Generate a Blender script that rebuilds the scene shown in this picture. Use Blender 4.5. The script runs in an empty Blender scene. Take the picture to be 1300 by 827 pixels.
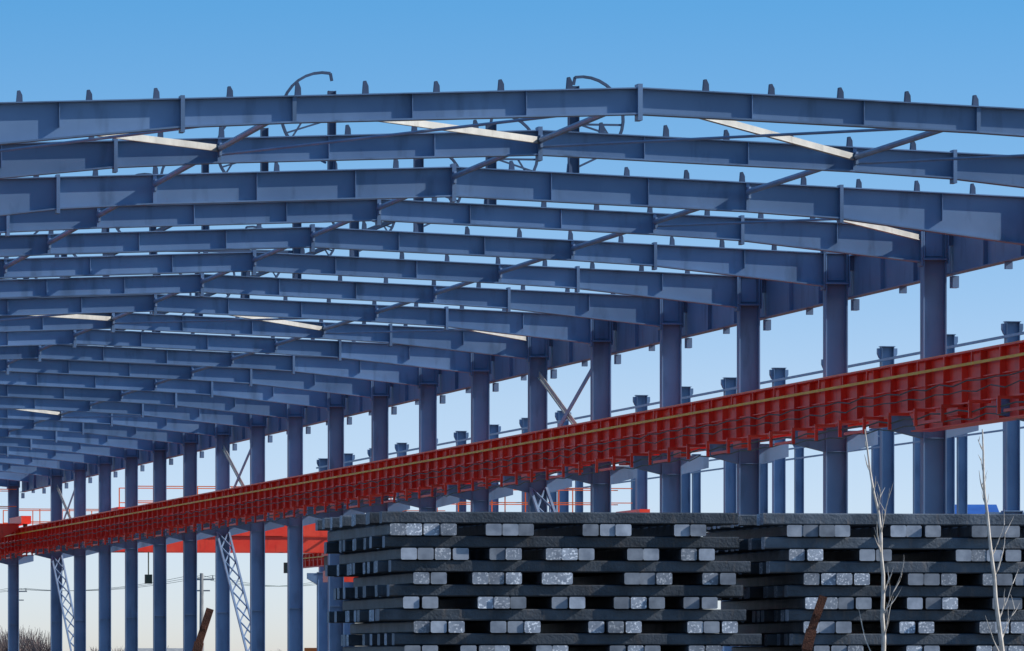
import bpy, math, random
from mathutils import Vector
random.seed(7)
TH=math.atan(1556/8500); F=8500.0; HC=2.0
ORG=Vector((-2.45,122.5,0))
sc=bpy.context.scene
# ---------------------------------------------------------------- materials
def nodes(name):
    m=bpy.data.materials.new(name); m.use_nodes=True
    nt=m.node_tree; b=nt.nodes['Principled BSDF']; return m,nt,b
def paint(name,c1,c2,rough=.5,scale=1.5,metal=0.0,stain=None,stainamt=.3,island=.15,bump=.0,spec=.4):
    m,nt,b=nodes(name); N=nt.nodes; L=nt.links
    tc=N.new('ShaderNodeTexCoord')
    n1=N.new('ShaderNodeTexNoise'); n1.inputs['Scale'].default_value=scale; n1.inputs['Detail'].default_value=5
    L.new(tc.outputs['Object'],n1.inputs['Vector'])
    cr=N.new('ShaderNodeValToRGB'); cr.color_ramp.elements[0].position=.35; cr.color_ramp.elements[1].position=.68
    cr.color_ramp.elements[0].color=(*c1,1); cr.color_ramp.elements[1].color=(*c2,1)
    L.new(n1.outputs['Fac'],cr.inputs['Fac'])
    out=cr.outputs['Color']
    if stain:
        n2=N.new('ShaderNodeTexNoise'); n2.inputs['Scale'].default_value=scale*4; n2.inputs['Detail'].default_value=6
        mp=N.new('ShaderNodeMapping'); mp.inputs['Scale'].default_value=(1,1,.25)
        L.new(tc.outputs['Object'],mp.inputs['Vector']); L.new(mp.outputs['Vector'],n2.inputs['Vector'])
        r2=N.new('ShaderNodeValToRGB'); r2.color_ramp.elements[0].position=.55; r2.color_ramp.elements[1].position=.75
        r2.color_ramp.elements[1].color=(stainamt,)*3+(1,)
        L.new(n2.outputs['Fac'],r2.inputs['Fac'])
        mx=N.new('ShaderNodeMixRGB'); L.new(r2.outputs['Color'],mx.inputs['Fac']); L.new(out,mx.inputs['Color1']); mx.inputs['Color2'].default_value=(*stain,1)
        out=mx.outputs['Color']
    if island:
        g=N.new('ShaderNodeNewGeometry'); mr=N.new('ShaderNodeMapRange')
        mr.inputs['To Min'].default_value=1-island; mr.inputs['To Max'].default_value=1+island
        L.new(g.outputs['Random Per Island'],mr.inputs['Value'])
        vm=N.new('ShaderNodeVectorMath'); vm.operation='SCALE'
        L.new(out,vm.inputs[0]); L.new(mr.outputs['Result'],vm.inputs['Scale']); out=vm.outputs['Vector']
    L.new(out,b.inputs['Base Color'])
    b.inputs['Roughness'].default_value=rough; b.inputs['Metallic'].default_value=metal
    b.inputs['Specular IOR Level'].default_value=spec
    if bump:
        bp=N.new('ShaderNodeBump'); bp.inputs['Strength'].default_value=bump; bp.inputs['Distance'].default_value=.02
        n3=N.new('ShaderNodeTexNoise'); n3.inputs['Scale'].default_value=scale*10
        L.new(tc.outputs['Object'],n3.inputs['Vector']); L.new(n3.outputs['Fac'],bp.inputs['Height']); L.new(bp.outputs['Normal'],b.inputs['Normal'])
    return m
STEEL=paint('blue_grey_steel_paint',(.105,.18,.31),(.15,.24,.385),.45,.8,stain=(.045,.08,.135),stainamt=.7,island=.18,spec=.5)
STEELD=paint('dark_steel_paint',(.04,.07,.13),(.07,.11,.19),.6,1.0,stain=(.03,.04,.06),island=.15)
GALV=paint('primer_brace_paint',(.42,.40,.36),(.55,.52,.46),.5,2.0,stain=(.2,.16,.12),island=.1)
PIPE=paint('grey_pipe_paint',(.15,.23,.36),(.23,.32,.46),.45,2.0,island=.1)
RED=paint('red_crane_paint',(.88,.04,.02),(.95,.085,.04),.4,1.2,stain=(.45,.025,.014),stainamt=.5,island=.15)
ORANGE=paint('orange_paint',(.8,.14,.02),(.85,.2,.03),.45,2)
YEL=paint('yellow_rail_paint',(.9,.42,.03),(.95,.55,.05),.5,2,stain=(.5,.2,.03))
CABLE=paint('dark_green_cable',(.04,.07,.05),(.09,.13,.10),.6,2,island=0)
RUST=paint('rusty_steel',(.08,.03,.018),(.16,.055,.028),.9,9,stain=(.03,.015,.012),bump=.5)
BARK=paint('pale_bark',(.46,.41,.35),(.66,.60,.54),.85,14,stain=(.2,.16,.13),island=.1)
BILLET=paint('mill_scale_billet',(.035,.045,.058),(.085,.10,.12),.5,3,metal=.1,stain=(.14,.11,.09),stainamt=.5,island=.5,bump=.4)
GROUND=paint('dry_dirt_ground',(.09,.075,.06),(.15,.125,.10),.95,.05,stain=(.06,.055,.045),island=0,bump=.4)
TREEM=paint('distant_twigs_hazed',(.18,.13,.115),(.27,.20,.175),.95,.5,island=.25)  # twig colour lightened to imitate distance haze; no haze volume
WALLM=paint('pale_plaster',(.35,.34,.33),(.45,.43,.41),.9,.6,island=.1)
BLUER=paint('blue_sheet_roof',(.02,.08,.32),(.03,.12,.42),.5,.6,island=.1)
CONC=paint('grey_concrete',(.25,.25,.25),(.35,.34,.33),.9,2,island=.1)
GLASS=paint('dark_glass',(.02,.025,.03),(.03,.035,.04),.15,2,island=0)
RUBBER=paint('black_rubber',(.02,.02,.02),(.03,.03,.03),.8,4,island=0)
def endmat():
    m,nt,b=nodes('billet_cut_end'); N=nt.nodes; L=nt.links
    tc=N.new('ShaderNodeTexCoord'); g=N.new('ShaderNodeNewGeometry')
    n1=N.new('ShaderNodeTexNoise'); n1.inputs['Scale'].default_value=7; n1.inputs['Detail'].default_value=8
    L.new(tc.outputs['Object'],n1.inputs['Vector'])
    cr=N.new('ShaderNodeValToRGB'); e=cr.color_ramp.elements; e[0].position=.3; e[0].color=(.17,.20,.25,1); e[1].position=.72; e[1].color=(.36,.40,.46,1)
    L.new(n1.outputs['Fac'],cr.inputs['Fac'])
    n2=N.new('ShaderNodeTexNoise'); n2.inputs['Scale'].default_value=34; n2.inputs['Detail'].default_value=3
    L.new(tc.outputs['Object'],n2.inputs['Vector'])
    r2=N.new('ShaderNodeValToRGB'); r2.color_ramp.elements[0].position=.55; r2.color_ramp.elements[1].position=.63; r2.color_ramp.elements[1].color=(.8,.8,.8,1)
    L.new(n2.outputs['Fac'],r2.inputs['Fac'])
    gt=N.new('ShaderNodeMath'); gt.operation='GREATER_THAN'; gt.inputs[1].default_value=.5
    L.new(g.outputs['Random Per Island'],gt.inputs[0])
    mu=N.new('ShaderNodeMath'); mu.operation='MULTIPLY'; L.new(r2.outputs['Color'],mu.inputs[0]); L.new(gt.outputs[0],mu.inputs[1])
    mx=N.new('ShaderNodeMixRGB'); L.new(mu.outputs[0],mx.inputs['Fac']); L.new(cr.outputs['Color'],mx.inputs['Color1']); mx.inputs['Color2'].default_value=(.78,.80,.83,1)
    mr=N.new('ShaderNodeMapRange'); mr.inputs['To Min'].default_value=.55; mr.inputs['To Max'].default_value=1.3
    wn=N.new('ShaderNodeMath'); wn.operation='FRACT'; m7=N.new('ShaderNodeMath'); m7.operation='MULTIPLY'; m7.inputs[1].default_value=7.3
    L.new(g.outputs['Random Per Island'],m7.inputs[0]); L.new(m7.outputs[0],wn.inputs[0]); L.new(wn.outputs[0],mr.inputs['Value'])
    vm=N.new('ShaderNodeVectorMath'); vm.operation='SCALE'; L.new(mx.outputs['Color'],vm.inputs[0]); L.new(mr.outputs['Result'],vm.inputs['Scale'])
    L.new(vm.outputs['Vector'],b.inputs['Base Color']); b.inputs['Roughness'].default_value=.6
    return m
BEND=endmat()
# ---------------------------------------------------------------- mesh builder
class B:
    def __init__(s): s.v=[]; s.f=[]; s.mi=[]
    def add(s,vs,fs,mi=0):
        o=len(s.v); s.v+=[tuple(v) for v in vs]; s.f+=[tuple(o+i for i in f) for f in fs]; s.mi+=[mi if isinstance(mi,int) else mi[k] for k in range(len(fs))]
    def hexa(s,p,mi=0):
        s.add(p,[(3,2,1,0),(4,5,6,7),(0,1,5,4),(1,2,6,5),(2,3,7,6),(3,0,4,7)],mi)
    def box(s,a,b,mi=0):
        x0,y0,z0=a; x1,y1,z1=b
        s.hexa([(x0,y0,z0),(x1,y0,z0),(x1,y1,z0),(x0,y1,z0),(x0,y0,z1),(x1,y0,z1),(x1,y1,z1),(x0,y1,z1)],mi)
    def prism(s,poly,t0,t1,mi=0):
        n=len(poly); vs=[(a,t0,b) for a,b in poly]+[(a,t1,b) for a,b in poly]
        fs=[tuple(range(n)),tuple(range(2*n-1,n-1,-1))]+[(i,i+n,(i+1)%n+n,(i+1)%n) for i in range(n)]
        s.add(vs,fs,mi)
    def bar(s,p0,p1,w,h,mi=0,w1=None,h1=None):
        p0=Vector(p0); p1=Vector(p1); d=(p1-p0).normalized()
        u=Vector((0,0,1)) if abs(d.z)<.95 else Vector((1,0,0))
        r=d.cross(u).normalized(); q=r.cross(d)
        w1=w1 or w; h1=h1 or h
        P=[]
        for p,ww,hh in((p0,w,h),(p1,w1,h1)):
            P+=[p-r*ww/2-q*hh/2,p+r*ww/2-q*hh/2,p+r*ww/2+q*hh/2,p-r*ww/2+q*hh/2]
        s.hexa(P,mi)
    def tube(s,pts,r,n=8,mi=0):
        pts=[Vector(p) for p in pts]; rs=r if isinstance(r,(list,tuple)) else [r]*len(pts); vs=[];fs=[]
        for i,p in enumerate(pts):
            d=(pts[min(i+1,len(pts)-1)]-pts[max(i-1,0)]).normalized()
            u=Vector((0,0,1)) if abs(d.z)<.9 else Vector((1,0,0))
            a=d.cross(u).normalized(); b=a.cross(d)
            for k in range(n):
                an=2*math.pi*k/n; vs.append(p+(a*math.cos(an)+b*math.sin(an))*rs[i])
        for i in range(len(pts)-1):
            for k in range(n): fs.append((i*n+k,i*n+(k+1)%n,(i+1)*n+(k+1)%n,(i+1)*n+k))
        fs.append(tuple(range(n-1,-1,-1))); fs.append(tuple((len(pts)-1)*n+k for k in range(n)))
        s.add(vs,fs,mi)
    def obj(s,name,mats,parent=None):
        me=bpy.data.meshes.new(name); me.from_pydata(s.v,[],s.f); me.update()
        for m in (mats if isinstance(mats,(list,tuple)) else [mats]): me.materials.append(m)
        me.polygons.foreach_set('material_index',s.mi)
        o=bpy.data.objects.new(name,me); sc.collection.objects.link(o)
        if parent: o.parent=parent
        return o
def empty(name,loc=ORG,rot=TH):
    e=bpy.data.objects.new(name,None); e.location=loc; e.rotation_euler=(0,0,rot); e.empty_display_size=.5; sc.collection.objects.link(e); return e
D=8.0; SW=10.45; RT=10.52; RS=.0385
def rtop(s): return RT-RS*abs(s)
N0,N1=-3,20
# ---------------------------------------------------------------- main frame
frame=empty('steel_warehouse_frame')
ra=B(); co=B(); cl=B(); pi=B(); br=B(); ev=B(); vt=B(); lb=B()
def ibeam_half(b,sg,t,k=1.0):
    st=[(0,.40),(5.15,.40),(6.8,.43),(SW-.22,.66)]
    fw=.12
    for (s0,d0),(s1,d1) in zip(st[:-1],st[1:]):
        d0*=k; d1*=k
        def P(s,dd): return (sg*s, rtop(s)-dd)
        b.prism([P(s0,.02),P(s1,.02),P(s1,d1-.027),P(s0,d0-.027)],t-.008,t+.008)
        b.prism([P(s0,0),P(s1,0),P(s1,.018),P(s0,.018)],t-fw,t+fw)
        b.prism([P(s0,d0-.025),P(s1,d1-.025),P(s1,d1),P(s0,d0)],t-fw,t+fw)
    for s,dd,e in((6.8,.43*k,.07),(5.15,.4*k,.0)):
        b.box((sg*s-.03,t-.13 if e else t-.09,rtop(s)-dd-e),(sg*s+.03,t+.13 if e else t+.09,rtop(s)+e*.6-.004))
    for s in (1.7,3.4,8.6):
        b.box((sg*s-.006,t-.09,rtop(s)-.38*k),(sg*s+.006,t+.09,rtop(s)-.021))
for n in range(N0,N1+1):
    t=n*D; k=1.28 if n==-1 else 1.0
    for sg in(-1,1):
        ibeam_half(ra,sg,t,k)
        c=sg*SW; top=rtop(SW)+.03
        if not(n==19 and sg==1):
            co.box((c-.2,t-.01,.03),(c+.2,t+.01,top))
            for e in(-1,1):
                co.box((c+e*.21-.012,t-.13,.03),(c+e*.21+.012,t+.13,top))
            co.box((c-.3,t-.2,0),(c+.3,t+.2,.03))
            for hh in (0.02,.62):
                co.box((c-.26,t-.15,top-hh-.02),(c+.26,t+.15,top-hh+.012))
            co.box((c-.27,t-.15,top-.75),(c-.235,t+.15,top+.05)); co.box((c+.235,t-.15,top-.70),(c+.262,t+.15,top-.02))
            co.box((c-.16,t-.03,top-.56),(c+.16,t-.011,top-.08))
            ci=c-sg*.222
            co.prism([(ci,6.2),(ci-sg*.62,6.35),(ci-sg*.62,6.62),(ci,6.62)],t-.1,t+.1)
            co.prism([(c+sg*.222,6.2),(c+sg*.84,6.35),(c+sg*.84,6.62),(c+sg*.222,6.62)],t-.1,t+.1)
            for q in range(6):
                hh=1.2+q*1.25; co.box((c-.198,t-.1,hh),(c+.198,t-.0102,hh+.012)) if q%2==0 else None
        if sg==1:
            ev.prism([(c+.265,9.78),(c+.95,9.86),(c+.95,10.08),(c+.265,10.12)],t-.07,t+.07)
            ev.box((c+.34,t-.12,9.0),(c+.46,t+.12,9.22))
    ra.box((-.035,t-.13,RT-.40*k-.09),(.035,t+.13,RT+.05))
    s=-10.2
    while s<10.4:
        if abs(s)>.12 and random.random()>.03:
            h=rtop(s)-.004; j=random.uniform(-.04,.04); hh=random.uniform(.16,.2)
            cl.prism([(s-.045+j,h),(s+.045+j,h),(s+.04+j,h+hh*.6),(s+.005+j,h+hh),(s-.03+j,h+hh*.98)],t-.05,t+.05)
        s+=1.02
    if n<N1:
        ta,tb=t+.12,t+D-.12
        for s in(-5.15,0,5.15):
            h=rtop(s)-.17; pi.tube([(s,ta,h),(s,tb,h)],.05,8)
            for te in(ta,tb): pi.box((s-.02,te-.12,h-.12),(s+.02,te+.16,h+.08))
        s=SW+.36
        ev.box((s-.01,t+.01,9.27),(s+.01,t+D-.01,10.06)); ev.box((s-.1,t+.01,9.25),(s+.1,t+D-.01,9.268)); ev.box((s-.1,t+.01,10.062),(s+.1,t+D-.01,10.08))
        for q in range(1,3): ev.box((s-.09,t+q*2.67-.01,9.27),(s-.0105,t+q*2.67+.01,10.06))
        ev.box((s-.03,t+3.95,9.12),(s+.10,t+4.05,9.248))
        s=-SW
        ev.box((s-.09,ta,9.7),(s+.09,tb,9.95))
def brace(b,p0,p1,w=.09):
    p0=Vector(p0);p1=Vector(p1)
    b.bar(p0,p1,.015,w); d=Vector((0,0,-w/2-.008)); 
    b.bar(p0+d+Vector((0,.04,0)),p1+d+Vector((0,.04,0)),.08,.012)
for n in (-3,4,11,17):
    ta,tb=n*D+.1,(n+1)*D-.1
    ss=[-SW+.3,-5.15,0,5.15,SW-.3]
    for a,c in zip(ss[:-1],ss[1:]):
        brace(br,(a,ta,rtop(a)-.13),(c,tb,rtop(c)-.16)); 
        pi.tube([(c,ta,rtop(c)-.27),(a,tb,rtop(a)-.27)],.025,6)
    for sg in (-1,1):
      if n>=4:
        brace(br,(sg*SW+.02,tb,9.1),(sg*SW+.02,ta,6.8),.13)
        lb.bar((sg*SW-.06,ta,9.1),(sg*SW-.06,tb,6.8),.02,.14)
        for (p,q) in(((tb,6.3),(ta,1.9)),((ta,1.85),(tb,.1))):
            for so in(-.2,.2):
                lb.bar((sg*SW+so,p[0],p[1]),(sg*SW+so,q[0],q[1]),.06,.09)
            a=Vector((sg*SW,p[0],p[1])); c=Vector((sg*SW,q[0],q[1])); m=9
            for i in range(m):
                x0=a.lerp(c,i/m); x1=a.lerp(c,(i+1)/m)
                for sgn in(-1,1):
                    lb.bar(x0+Vector((.17*sgn,.02*sgn,0)),x1+Vector((-.17*sgn,.02*sgn,0)),.03,.045)
brace(br,(5.15,-D+.1,rtop(5)-.2),(SW-.3,-.1,rtop(10)-.2)); pi.tube([(SW-.3,-D+.1,rtop(10)-.25),(5.15,-.1,rtop(5)-.25)],.025,6)
for n in range(-1,N1+1):
    t=n*D
    for sg in(-1,1):
        c=sg*2.1; hb=rtop(2.1)
        pw=.055 if sg<0 else .08; ph=1.35 if sg<0 else 1.5
        vt.box((c-pw,t-.008,hb),(c+pw,t+.008,hb+ph)); vt.box((c-pw-.012,t-.07,hb),(c-pw,t+.07,hb+ph)); vt.box((c+pw,t-.07,hb),(c+pw+.012,t+.07,hb+ph))
        R=.72; cx=sg*2.25; cz=RT+.86
        pts=[]
        for i in range(15):
            a=math.radians(100-i*11.5); pts.append((cx+sg*R*math.cos(a),t,cz+R*math.sin(a)))
        for p,q in zip(pts[:-1],pts[1:]): vt.bar(p,q,.07,.045)
        vt.bar(pts[0],(c,t,hb+1.52),.06,.045)
        vt.bar((c+sg*.1,t,cz-.1),(cx+sg*R,t,cz-.1),.04,.035); vt.bar((c+sg*.1,t,cz-.1),pts[11],.04,.03); vt.bar((c+sg*.1,t,hb+.12),pts[14],.04,.035)
        vt.bar((cx+sg*.35,t,cz-.1),pts[12],.03,.03)
    vt.box((-2.0,t-.04,RT+.48),(2.0,t+.04,RT+.54)) if n in(1,3) else None
for sg in(-1,1):
    vt.bar((sg*2.1,D*1.0,RT+.35),(sg*2.1,N1*D,RT+.35),.05,.09)
ra.obj('rafters',STEEL,frame); co.obj('columns',STEEL,frame); cl.obj('purlin_cleats',STEELD,frame); pi.obj('strut_pipes',PIPE,frame)
br.obj('cross_braces',GALV,frame); lb.obj('laced_wall_braces',PIPE,frame); ev.obj('eave_beams',STEEL,frame); vt.obj('ridge_ventilator_frame',STEELD,frame)
# ---------------------------------------------------------------- adjoining bays columns
def colrow(name,s,n0,n1,off,H,W=.3):
    e=empty(name); c=B(); g=B()
    for n in range(n0,n1):
        t=n*D+off
        for (w,h0,h1) in((W*.95,0,6.6),(W*.62,6.6,H)):
            c.box((s-w,t-.012,h0),(s+w,t+.012,h1))
            for q in(-1,1): c.box((s+q*(w+.012)-.012,t-.15,h0),(s+q*(w+.012)+.012,t+.15,h1))
        for q in(-1,1):
            a=s+q*(W*.95+.025)
            c.prism([(a,6.0),(a+q*.5,6.3),(a+q*.5,6.58),(a,6.58)],t-.14,t+.14)
            a=s+q*(W*.62+.025)
            c.prism([(a,H-.4),(a+q*.05,H-.36),(a+q*.11,H-.22),(a+q*.11,H-.05),(a,H-.05)],t-.1,t+.1)
        c.box((s-.3,t-.2,6.6),(s+.3,t+.2,6.63)); c.box((s-.24,t-.17,H),(s+.24,t+.17,H+.02)); c.box((s-.45,t-.25,0),(s+.45,t+.25,.04))
    for h in(H-.5,H-1.0,):
        g.box((s-.36,n0*D+off,h),(s-.30,(n1-1)*D+off,h+.08))
    c.obj('columns',STEEL,e); g.obj('side_rails',PIPE,e)
colrow('steel_column_row',31.4,-1,27,2.4,12.3)
colrow('steel_column_row',52.3,12,34,3.0,12.9)
# ---------------------------------------------------------------- runway
def runway(s,n0,n1,top,dep,deep=False,extra=True):
    e=empty('crane_runway_beam'); b=B(); y=B(); cb=B()
    t0,t1=n0*D,n1*D
    b.box((s-.2,t0,top-.03),(s+.2,t1,top)); b.box((s-.012,t0,top-dep+.03),(s+.012,t1,top-.032)); b.box((s-.17,t0,top-dep),(s+.17,t1,top-dep+.028))
    t=t0+.3
    while t<t1:
        for q in(-1,1):
            b.box((min(s+q*.013,s+q*.13),t-.012,top-dep+.03),(max(s+q*.013,s+q*.13),t+.012,top-.033))
        t+=1.35
    b.box((s-.09,t0,top-dep*.52),(s-.0125,t1,top-dep*.52+.02))
    if deep:
        td0,td1=-2.2*D,-.1*D
        P=[(td0,top-dep-.002),(td1,top-dep-.002),(td1-.5,top-dep-.34),(td0,top-dep-.34)]
        b.add([(s-.10,a,h) for a,h in P]+[(s+.10,a,h) for a,h in P],[(0,1,2,3),(7,6,5,4),(0,4,5,1),(1,5,6,2),(2,6,7,3),(3,7,4,0)])
        b.box((s-.2,td0,top-dep-.365),(s+.2,td1-.5,top-dep-.342))
        t=td0+.5
        while t<td1-.6: b.box((s-.18,t-.012,top-dep-.34),(s-.1,t+.012,top-dep-.003)); t+=1.35
    y.box((s-.23,t0,top-.265),(s-.205,t1,top-.215))
    t=t0+.2
    while t<t1: b.box((s-.204,t-.03,top-.28),(s-.17,t+.03,top-.03)); t+=2
    y.box((s-.03,t0,top+.001),(s+.03,t1,top+.04))
    if extra:
        rnd=random.Random(9)
        for so,ho,r in((-.34,-.55,.014),(-.42,-.72,.012),(-.50,-1.08,.016),(-.5,-1.22,.012)):
            pts=[]; t=t0
            while t<=t1+.01:
                pts.append((s+so,t,top+ho+rnd.uniform(-.015,.015))); pts.append((s+so,t+1,top+ho-rnd.uniform(.02,.07))); t+=2
            cb.tube(pts,r,5)
        t=t0+1
        k=0
        while t<t1:
            b.box((s-.56,t-.03,top-dep-.06),(s-.16,t+.03,top-dep-.004)); b.box((s-.56,t-.03,top-dep-.32),(s-.50,t+.03,top-dep-.062))
            if k%3==0:
                b.box((s-.55,t+.0301,top-dep-.30),(s-.51,t+1.6,top-dep-.25)); b.box((s-.3,t-.2,top-dep-.2),(s-.1,t+.6,top-dep-.06))
            t+=2; k+=1
    b.obj('girder',RED,e); y.obj('rail',YEL,e)
    if extra: cb.obj('conductor_cables',CABLE,e)
runway(9.9,-3,21.5,7.57,.93,True,True)
runway(11.0,-3,24,7.57,.85,False,False)
runway(-9.9,-3,20,7.57,.85,False,False)
runway(30.8,19.3,27,7.57,.7,False,False)
# ---------------------------------------------------------------- cranes
def crane(s0,s1,t,top,cab=None,rail=1.1):
    e=empty('overhead_crane'); b=B(); r=B(); c=B()
    for dt in(0,2.2):
        b.prism([(s0+.2,top-.1),(s0+1.2,top-.62),(s1-1.2,top-.62),(s1-.2,top-.1),(s1-.2,top+.1),(s0+.2,top+.1)],t+dt-.22,t+dt+.22)
        b.box((s0+.2,t+dt-.3,top+.102),(s1-.2,t+dt+.3,top+.13))
    for s in(s0,s1):
        b.box((s-.2,t-1.2,top+.10),(s+.2,t+3.4,top+.42))
        for tt in(t-.8,t+3.0): c.tube([(s-.08,tt,top+.14),(s+.08,tt,top+.14)],.16,12)
    for tt in(t-.3,t+2.5):
        s=s0+.3
        while s<s1: r.box((s-.02,tt-.02,top+.13),(s+.02,tt+.02,top+.13+rail)); s+=1.3
        for h in(rail*.5+.1,rail+.1): r.box((s0+.3,tt-.015,top+h),(s1-.3,tt+.015,top+h+.035))
    sm=s0+(s1-s0)*.33
    b.box((sm-1.1,t-.15,top+.16),(sm+1.1,t+2.35,top+.3)); c.tube([(sm-.8,t+1.1,top+.6),(sm+.8,t+1.1,top+.6)],.28,14); b.box((sm+.8,t+.7,top+.3),(sm+1.2,t+1.5,top+.8))
    c.tube([(sm,t+1.1,top+.5),(sm,t+1.1,top-1.6)],.03,6); c.box((sm-.15,t+.95,top-2.0),(sm+.15,t+1.25,top-1.6))
    if cab:
        z=top-.62
        b.box((cab-.7,t-.2,z-1.3),(cab+.7,t+1.3,z-.8)); c.box((cab-.66,t-.16,z-.8),(cab+.66,t+1.26,z-.15)); b.box((cab-.75,t-.25,z-.15),(cab+.75,t+1.35,z-.02))
    b.obj('bridge_girders',RED,e); r.obj('handrails',ORANGE,e); c.obj('wheels_and_hoist',CABLE,e)
crane(-9.9,9.9,18.9*D,7.62,8.2,1.4)
crane(11.0,30.8,21.2*D,7.55,26)
crane(11.0,30.8,16*D,7.45,None)
# ---------------------------------------------------------------- billets
def stack(x,Y,wid,dep,rowshift,seed):
    rnd=random.Random(seed)
    e=empty('steel_billet_stack',Vector(((x-650)/F*Y,Y,0))); b=B()
    LH=.1494; bw=.205; tot=26
    for i in range(tot):
        dn=(tot-1-i)
        sh=rowshift*dn/13.0+rnd.uniform(-.07,.07)
        z0=i*LH; z1=z0+LH-.006
        def bil(cx,cy,ln,alongC):
            a=rnd.uniform(-.007,.007); w=bw/2-.003
            if alongC: ux=Vector((math.cos(a),math.sin(a),0))
            else: ux=Vector((math.sin(a),math.cos(a),0))
            uy=Vector((-ux.y,ux.x,0)) ; l=ln/2; ch=.014
            C=Vector((cx,cy,0)); P=[]
            for end in(-1,1):
                for (u,v) in((-w+ch,z0),(w-ch,z0),(w,z0+ch),(w,z1-ch),(w-ch,z1),(-w+ch,z1),(-w,z1-ch),(-w,z0+ch)):
                    q=C+ux*l*end+uy*u; P.append((q.x,q.y,v))
            fs=[tuple(range(7,-1,-1)),tuple(range(8,16))]+[(k,(k+1)%8,(k+1)%8+8,k+8) for k in range(8)]
            b.add(P,fs,[1,1]+[0]*8)
        if dn%2==0:
            nb=11
            for k in range(nb):
                cy=.14+k*(dep-.3)/(nb-1)+rnd.uniform(-.05,.05)*(k>0)
                bil(sh+wid/2+rnd.uniform(-.06,.06),cy,wid+rnd.uniform(-.12,.1),True)
        else:
            G=[rnd.choice([2,2,3,3,4]) for _ in range(4)]
            if sum(G)<12: G.append(2)
            usable=wid-.45-rnd.uniform(0,.2); free=usable-sum(G)*(bw+.006)
            gw=[rnd.uniform(.5,1.4) for _ in range(len(G)-1)]; sw=sum(gw)
            cx=sh+.16+bw/2+rnd.uniform(0,.15)
            for gi,gn in enumerate(G):
                for k in range(gn):
                    bil(cx,dep/2+rnd.uniform(-.08,-.01),dep+rnd.uniform(-.04,.05),False); cx+=bw+rnd.choice([.002,.004,.008])
                if gi<len(gw): cx+=free*gw[gi]/sw
    b.obj('billets',[BILLET,BEND],e)
stack(478,82,4.55,4.9,.28,3)
stack(968,82.9,4.7,4.9,.5,11)
# ---------------------------------------------------------------- saplings
def sapling(px,topy,Y,seed,lean):
    rnd=random.Random(seed); b=B()
    H=HC+(844-topy)/F*Y; X=(px-650)/F*Y
    pts=[];rs=[];n=22
    for i in range(n+1):
        f=i/n
        pts.append((lean*f*f+.03*math.sin(f*9+seed)+rnd.uniform(-.01,.01),.03*math.sin(f*7),H*f)); rs.append(.028*(1-f)**.8+.006)
    b.tube(pts,rs,7)
    def twig(p,d,l,r,dep):
        q=[Vector(p)];dd=Vector(d).normalized()
        for i in range(5):
            dd=(dd+Vector((rnd.uniform(-.12,.12),rnd.uniform(-.12,.12),.12))).normalized(); q.append(q[-1]+dd*l/5)
            if dep and rnd.random()<.45: twig(q[-1],dd+Vector((rnd.uniform(-.8,.8),rnd.uniform(-.8,.8),.2)),l*.45,r*.6,dep-1)
        b.tube(q,[r*(1-.16*k) for k in range(6)],5)
    for i in range(9,n,1):
        if rnd.random()<.8:
            a=rnd.uniform(0,6.28); twig(pts[i],(math.cos(a)*.6,math.sin(a)*.6,.9),rnd.uniform(.3,.75)*(1.25-i/n),.0085,1)
    o=b.obj('bare_sapling',BARK); o.location=(X,Y,0)
sapling(1133,545,60,1,-.24)
sapling(1280,545,58,4,-.24)
# ---------------------------------------------------------------- rusty posts
def post(px,topy,Y,dx,w):
    b=B(); H=HC+(844-topy)/F*Y; X=(px-650)/F*Y
    k=H-.42
    b.bar((0,0,-.05),(0,0,k),w,w*.9); b.bar((0,0,k-.01),(dx,0,H),w*.98,w*.88); b.bar((0,.002,k-.06),(dx*.3,.002,k+.12),w*1.25,w*1.1)
    b.bar((dx*.6,-.07,k+.25),(dx*.6,.07,k+.25),.03,.03)
    o=b.obj('rusty_fence_post',RUST); o.location=(X,Y,0)
post(247,773,60,.14,.075); post(1024,757,60,.15,.085)
# ---------------------------------------------------------------- far background
def dist_trees():
    rnd=random.Random(5); b=B()
    for px0,px1,ty,Y,cnt in((-60,62,792,900,30),(100,240,820,1400,18),(330,420,822,1200,12)):
        for i in range(cnt):
            px=rnd.uniform(px0,px1); y=Y+rnd.uniform(-40,40); X=(px-650)/F*y; H=HC+(844-ty)/F*y*rnd.uniform(.7,1.05)
            b.tube([(X,y,0),(X,y,H*.5)],[.16,.1],5)
            for k in range(60):
                a=rnd.uniform(0,6.28); z=H*rnd.uniform(.28,.55); l=H*rnd.uniform(.2,.48); rr=rnd.uniform(.15,.42)*H*.6
                p=Vector((X,y,z)); q=p+Vector((math.cos(a)*rr,math.sin(a)*rr,l))
                if q.z>H: q.z=H*rnd.uniform(.85,1)
                m=(p+q)/2+Vector((0,0,-.3)); b.tube([p,m,q],[.055,.04,.018],3)
    b.obj('distant_bare_trees',TREEM)
dist_trees()
def pole(px,ty,Y):
    b=B(); H=HC+(844-ty)/F*Y; X=(px-650)/F*Y
    b.tube([(0,0,0),(0,0,H)],[.2,.13],8); b.box((-.9,-.05,H-.5),(.9,.05,H-.38)); b.box((-.6,-.05,H-1.3),(.6,.05,H-1.2))
    for s in(-.8,0,.8): b.tube([(s,0,H-.38),(s,0,H-.15)],.05,6)
    o=b.obj('utility_pole',CONC); o.location=(X,Y,0); return X,Y,H
P1=pole(256,728,480); P2=pole(22,745,620); P3=pole(420,735,520); P4=pole(-120,742,640)
w=B()
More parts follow.
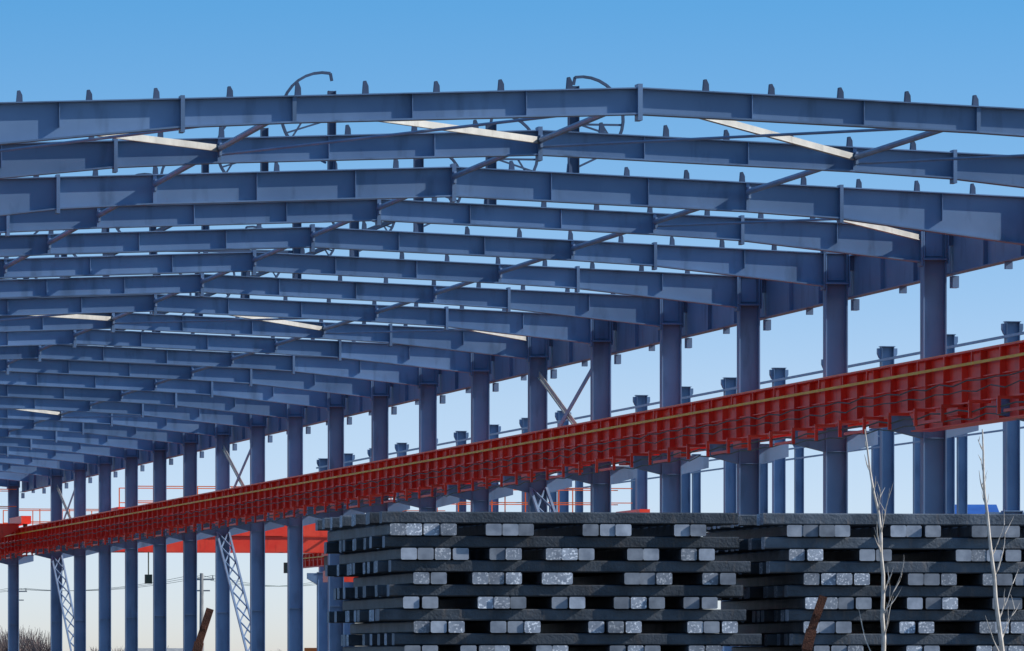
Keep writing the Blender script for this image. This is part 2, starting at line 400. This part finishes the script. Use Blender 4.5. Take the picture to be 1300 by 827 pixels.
for A,C in((P4,P2),(P2,P1),(P1,P3)):
    for o in(-.8,0,.8):
        pts=[]
        for i in range(13):
            f=i/12; pts.append((A[0]*(1-f)+C[0]*f+o,A[1]*(1-f)+C[1]*f,(A[2]*(1-f)+C[2]*f)-.15-1.2*4*f*(1-f)*.5))
        w.tube(pts,.015,4)
w.obj('power_lines',CABLE)
def shed(name,px0,px1,ty,Y,wallm,roofm,dep=14,eav=1.6):
    b=B(); X0=(px0-650)/F*Y; X1=(px1-650)/F*Y; H=HC+(844-ty)/F*Y
    b.box((X0,Y,0),(X1,Y+dep,H-eav))
    m=(Y+dep/2)
    b.add([(X0-.4,Y-.5,H-eav+.01),(X1+.4,Y-.5,H-eav+.01),(X1+.4,m,H),(X0-.4,m,H),(X0-.4,Y+dep+.5,H-eav+.01),(X1+.4,Y+dep+.5,H-eav+.01)],[(0,1,2,3),(3,2,5,4),(0,3,4),(1,5,2),(0,4,5,1)],1)
    n=max(2,int((X1-X0)/3.5))
    for i in range(n):
        x=X0+(i+.5)*(X1-X0)/n; b.box((x-.6,Y-.03,(H-eav)*.4),(x+.6,Y+.02,(H-eav)*.75),2)
    b.obj(name,[wallm,roofm,GLASS])
shed('blue_roofed_shed',1195,1268,636,300,WALLM,BLUER)
shed('farm_building',160,232,823,700,WALLM,CONC,8,1)
def truck(px,Y):
    b=B(); X=(px-650)/F*Y
    b.box((-1.2,0,1.0),(1.2,5,1.15),0); b.box((-1.22,.1,1.16),(1.22,4.9,2.6),0)
    b.hexa([(-1.2,-2.1,.7),(1.2,-2.1,.7),(1.2,-.2,.7),(-1.2,-.2,.7),(-1.15,-1.8,3.0),(1.15,-1.8,3.0),(1.15,-.2,3.0),(-1.15,-.2,3.0)],0)
    b.hexa([(-1,-2.0,1.8),(1,-2.0,1.8),(1,-1.9,1.8),(-1,-1.9,1.8),(-.95,-1.89,2.7),(.95,-1.89,2.7),(.95,-1.8,2.7),(-.95,-1.8,2.7)],1)
    for t in(-1.3,2.6,3.9):
        for q in(-1,1): b.tube([(q*1.2,t,.5),(q*.85,t,.5)],.5,16,2)
    o=b.obj('orange_dump_truck',[ORANGE,GLASS,RUBBER]); o.location=(X,Y,0); o.rotation_euler=(0,0,1.2)
truck(392,400)
g=B(); g.add([(-4000,-500,0),(4000,-500,0),(4000,9000,0),(-4000,9000,0)],[(0,1,2,3)]); g.obj('ground',GROUND)
# ---------------------------------------------------------------- light & sky
sl=Vector((.8,-.22,.52)); ct,sn=math.cos(TH),math.sin(TH)
sd=Vector((sl.x*ct-sl.y*sn, sl.x*sn+sl.y*ct, sl.z)).normalized()
elev=math.asin(sd.z); rot=math.atan2(sd.x,sd.y)
li=bpy.data.lights.new('sun','SUN'); li.energy=5.0; li.angle=math.radians(.5); li.color=(1,.95,.88)
lo=bpy.data.objects.new('sun',li); sc.collection.objects.link(lo); lo.rotation_euler=sd.to_track_quat('Z','Y').to_euler(); lo.location=(0,0,60)
wd=bpy.data.worlds.new('World'); sc.world=wd; wd.use_nodes=True; nt=wd.node_tree; N=nt.nodes; L=nt.links
bg=N['Background']; tc=N.new('ShaderNodeTexCoord'); sep=N.new('ShaderNodeSeparateXYZ'); L.new(tc.outputs['Generated'],sep.inputs[0])
mz=N.new('ShaderNodeMath'); mz.operation='MULTIPLY_ADD'; mz.inputs[1].default_value=4.0; mz.inputs[2].default_value=.04; L.new(sep.outputs['Z'],mz.inputs[0])
mm=N.new('ShaderNodeMath'); mm.operation='MAXIMUM'; mm.inputs[1].default_value=.01; L.new(mz.outputs[0],mm.inputs[0])
cb=N.new('ShaderNodeCombineXYZ'); L.new(sep.outputs['X'],cb.inputs[0]); L.new(sep.outputs['Y'],cb.inputs[1]); L.new(mm.outputs[0],cb.inputs[2])
nm=N.new('ShaderNodeVectorMath'); nm.operation='NORMALIZE'; L.new(cb.outputs[0],nm.inputs[0])
sk=N.new('ShaderNodeTexSky'); sk.sky_type='NISHITA'; sk.sun_disc=False; sk.sun_elevation=elev; sk.sun_rotation=rot; sk.air_density=1.2; sk.dust_density=1.0; sk.ozone_density=2.0
L.new(nm.outputs[0],sk.inputs['Vector'])
tr=N.new('ShaderNodeValToRGB'); el=tr.color_ramp.elements
el[0].position=0; el[0].color=(.66,.63,.80,1)
el[1].position=1; el[1].color=(.5,.75,.88,1)
for p,c in((.017,(.74,.68,.76,1)),(.04,(.76,.73,.76,1)),(.064,(.57,.71,.79,1)),(.10,(.31,.66,.82,1)),(.3,(.42,.7,.85,1))):
    q=el.new(p); q.color=c
L.new(sep.outputs['Z'],tr.inputs['Fac'])
mu=N.new('ShaderNodeVectorMath'); mu.operation='MULTIPLY'; L.new(sk.outputs[0],mu.inputs[0]); L.new(tr.outputs['Color'],mu.inputs[1])
ms=N.new('ShaderNodeVectorMath'); ms.operation='SCALE'; ms.inputs['Scale'].default_value=1.7; L.new(mu.outputs[0],ms.inputs[0])
L.new(ms.outputs[0],bg.inputs['Color']); bg.inputs['Strength'].default_value=.15
# ---------------------------------------------------------------- camera
cd=bpy.data.cameras.new('camera'); cam=bpy.data.objects.new('camera',cd); sc.collection.objects.link(cam)
cam.location=(0,0,HC); cam.rotation_euler=(math.radians(90),0,0)
cd.sensor_width=36; cd.lens=F/1300*36; cd.shift_y=(844-413.5)/1300; cd.clip_start=1; cd.clip_end=20000
sc.camera=cam
sc.view_settings.view_transform='Standard'; sc.view_settings.look='None'; sc.view_settings.exposure=0
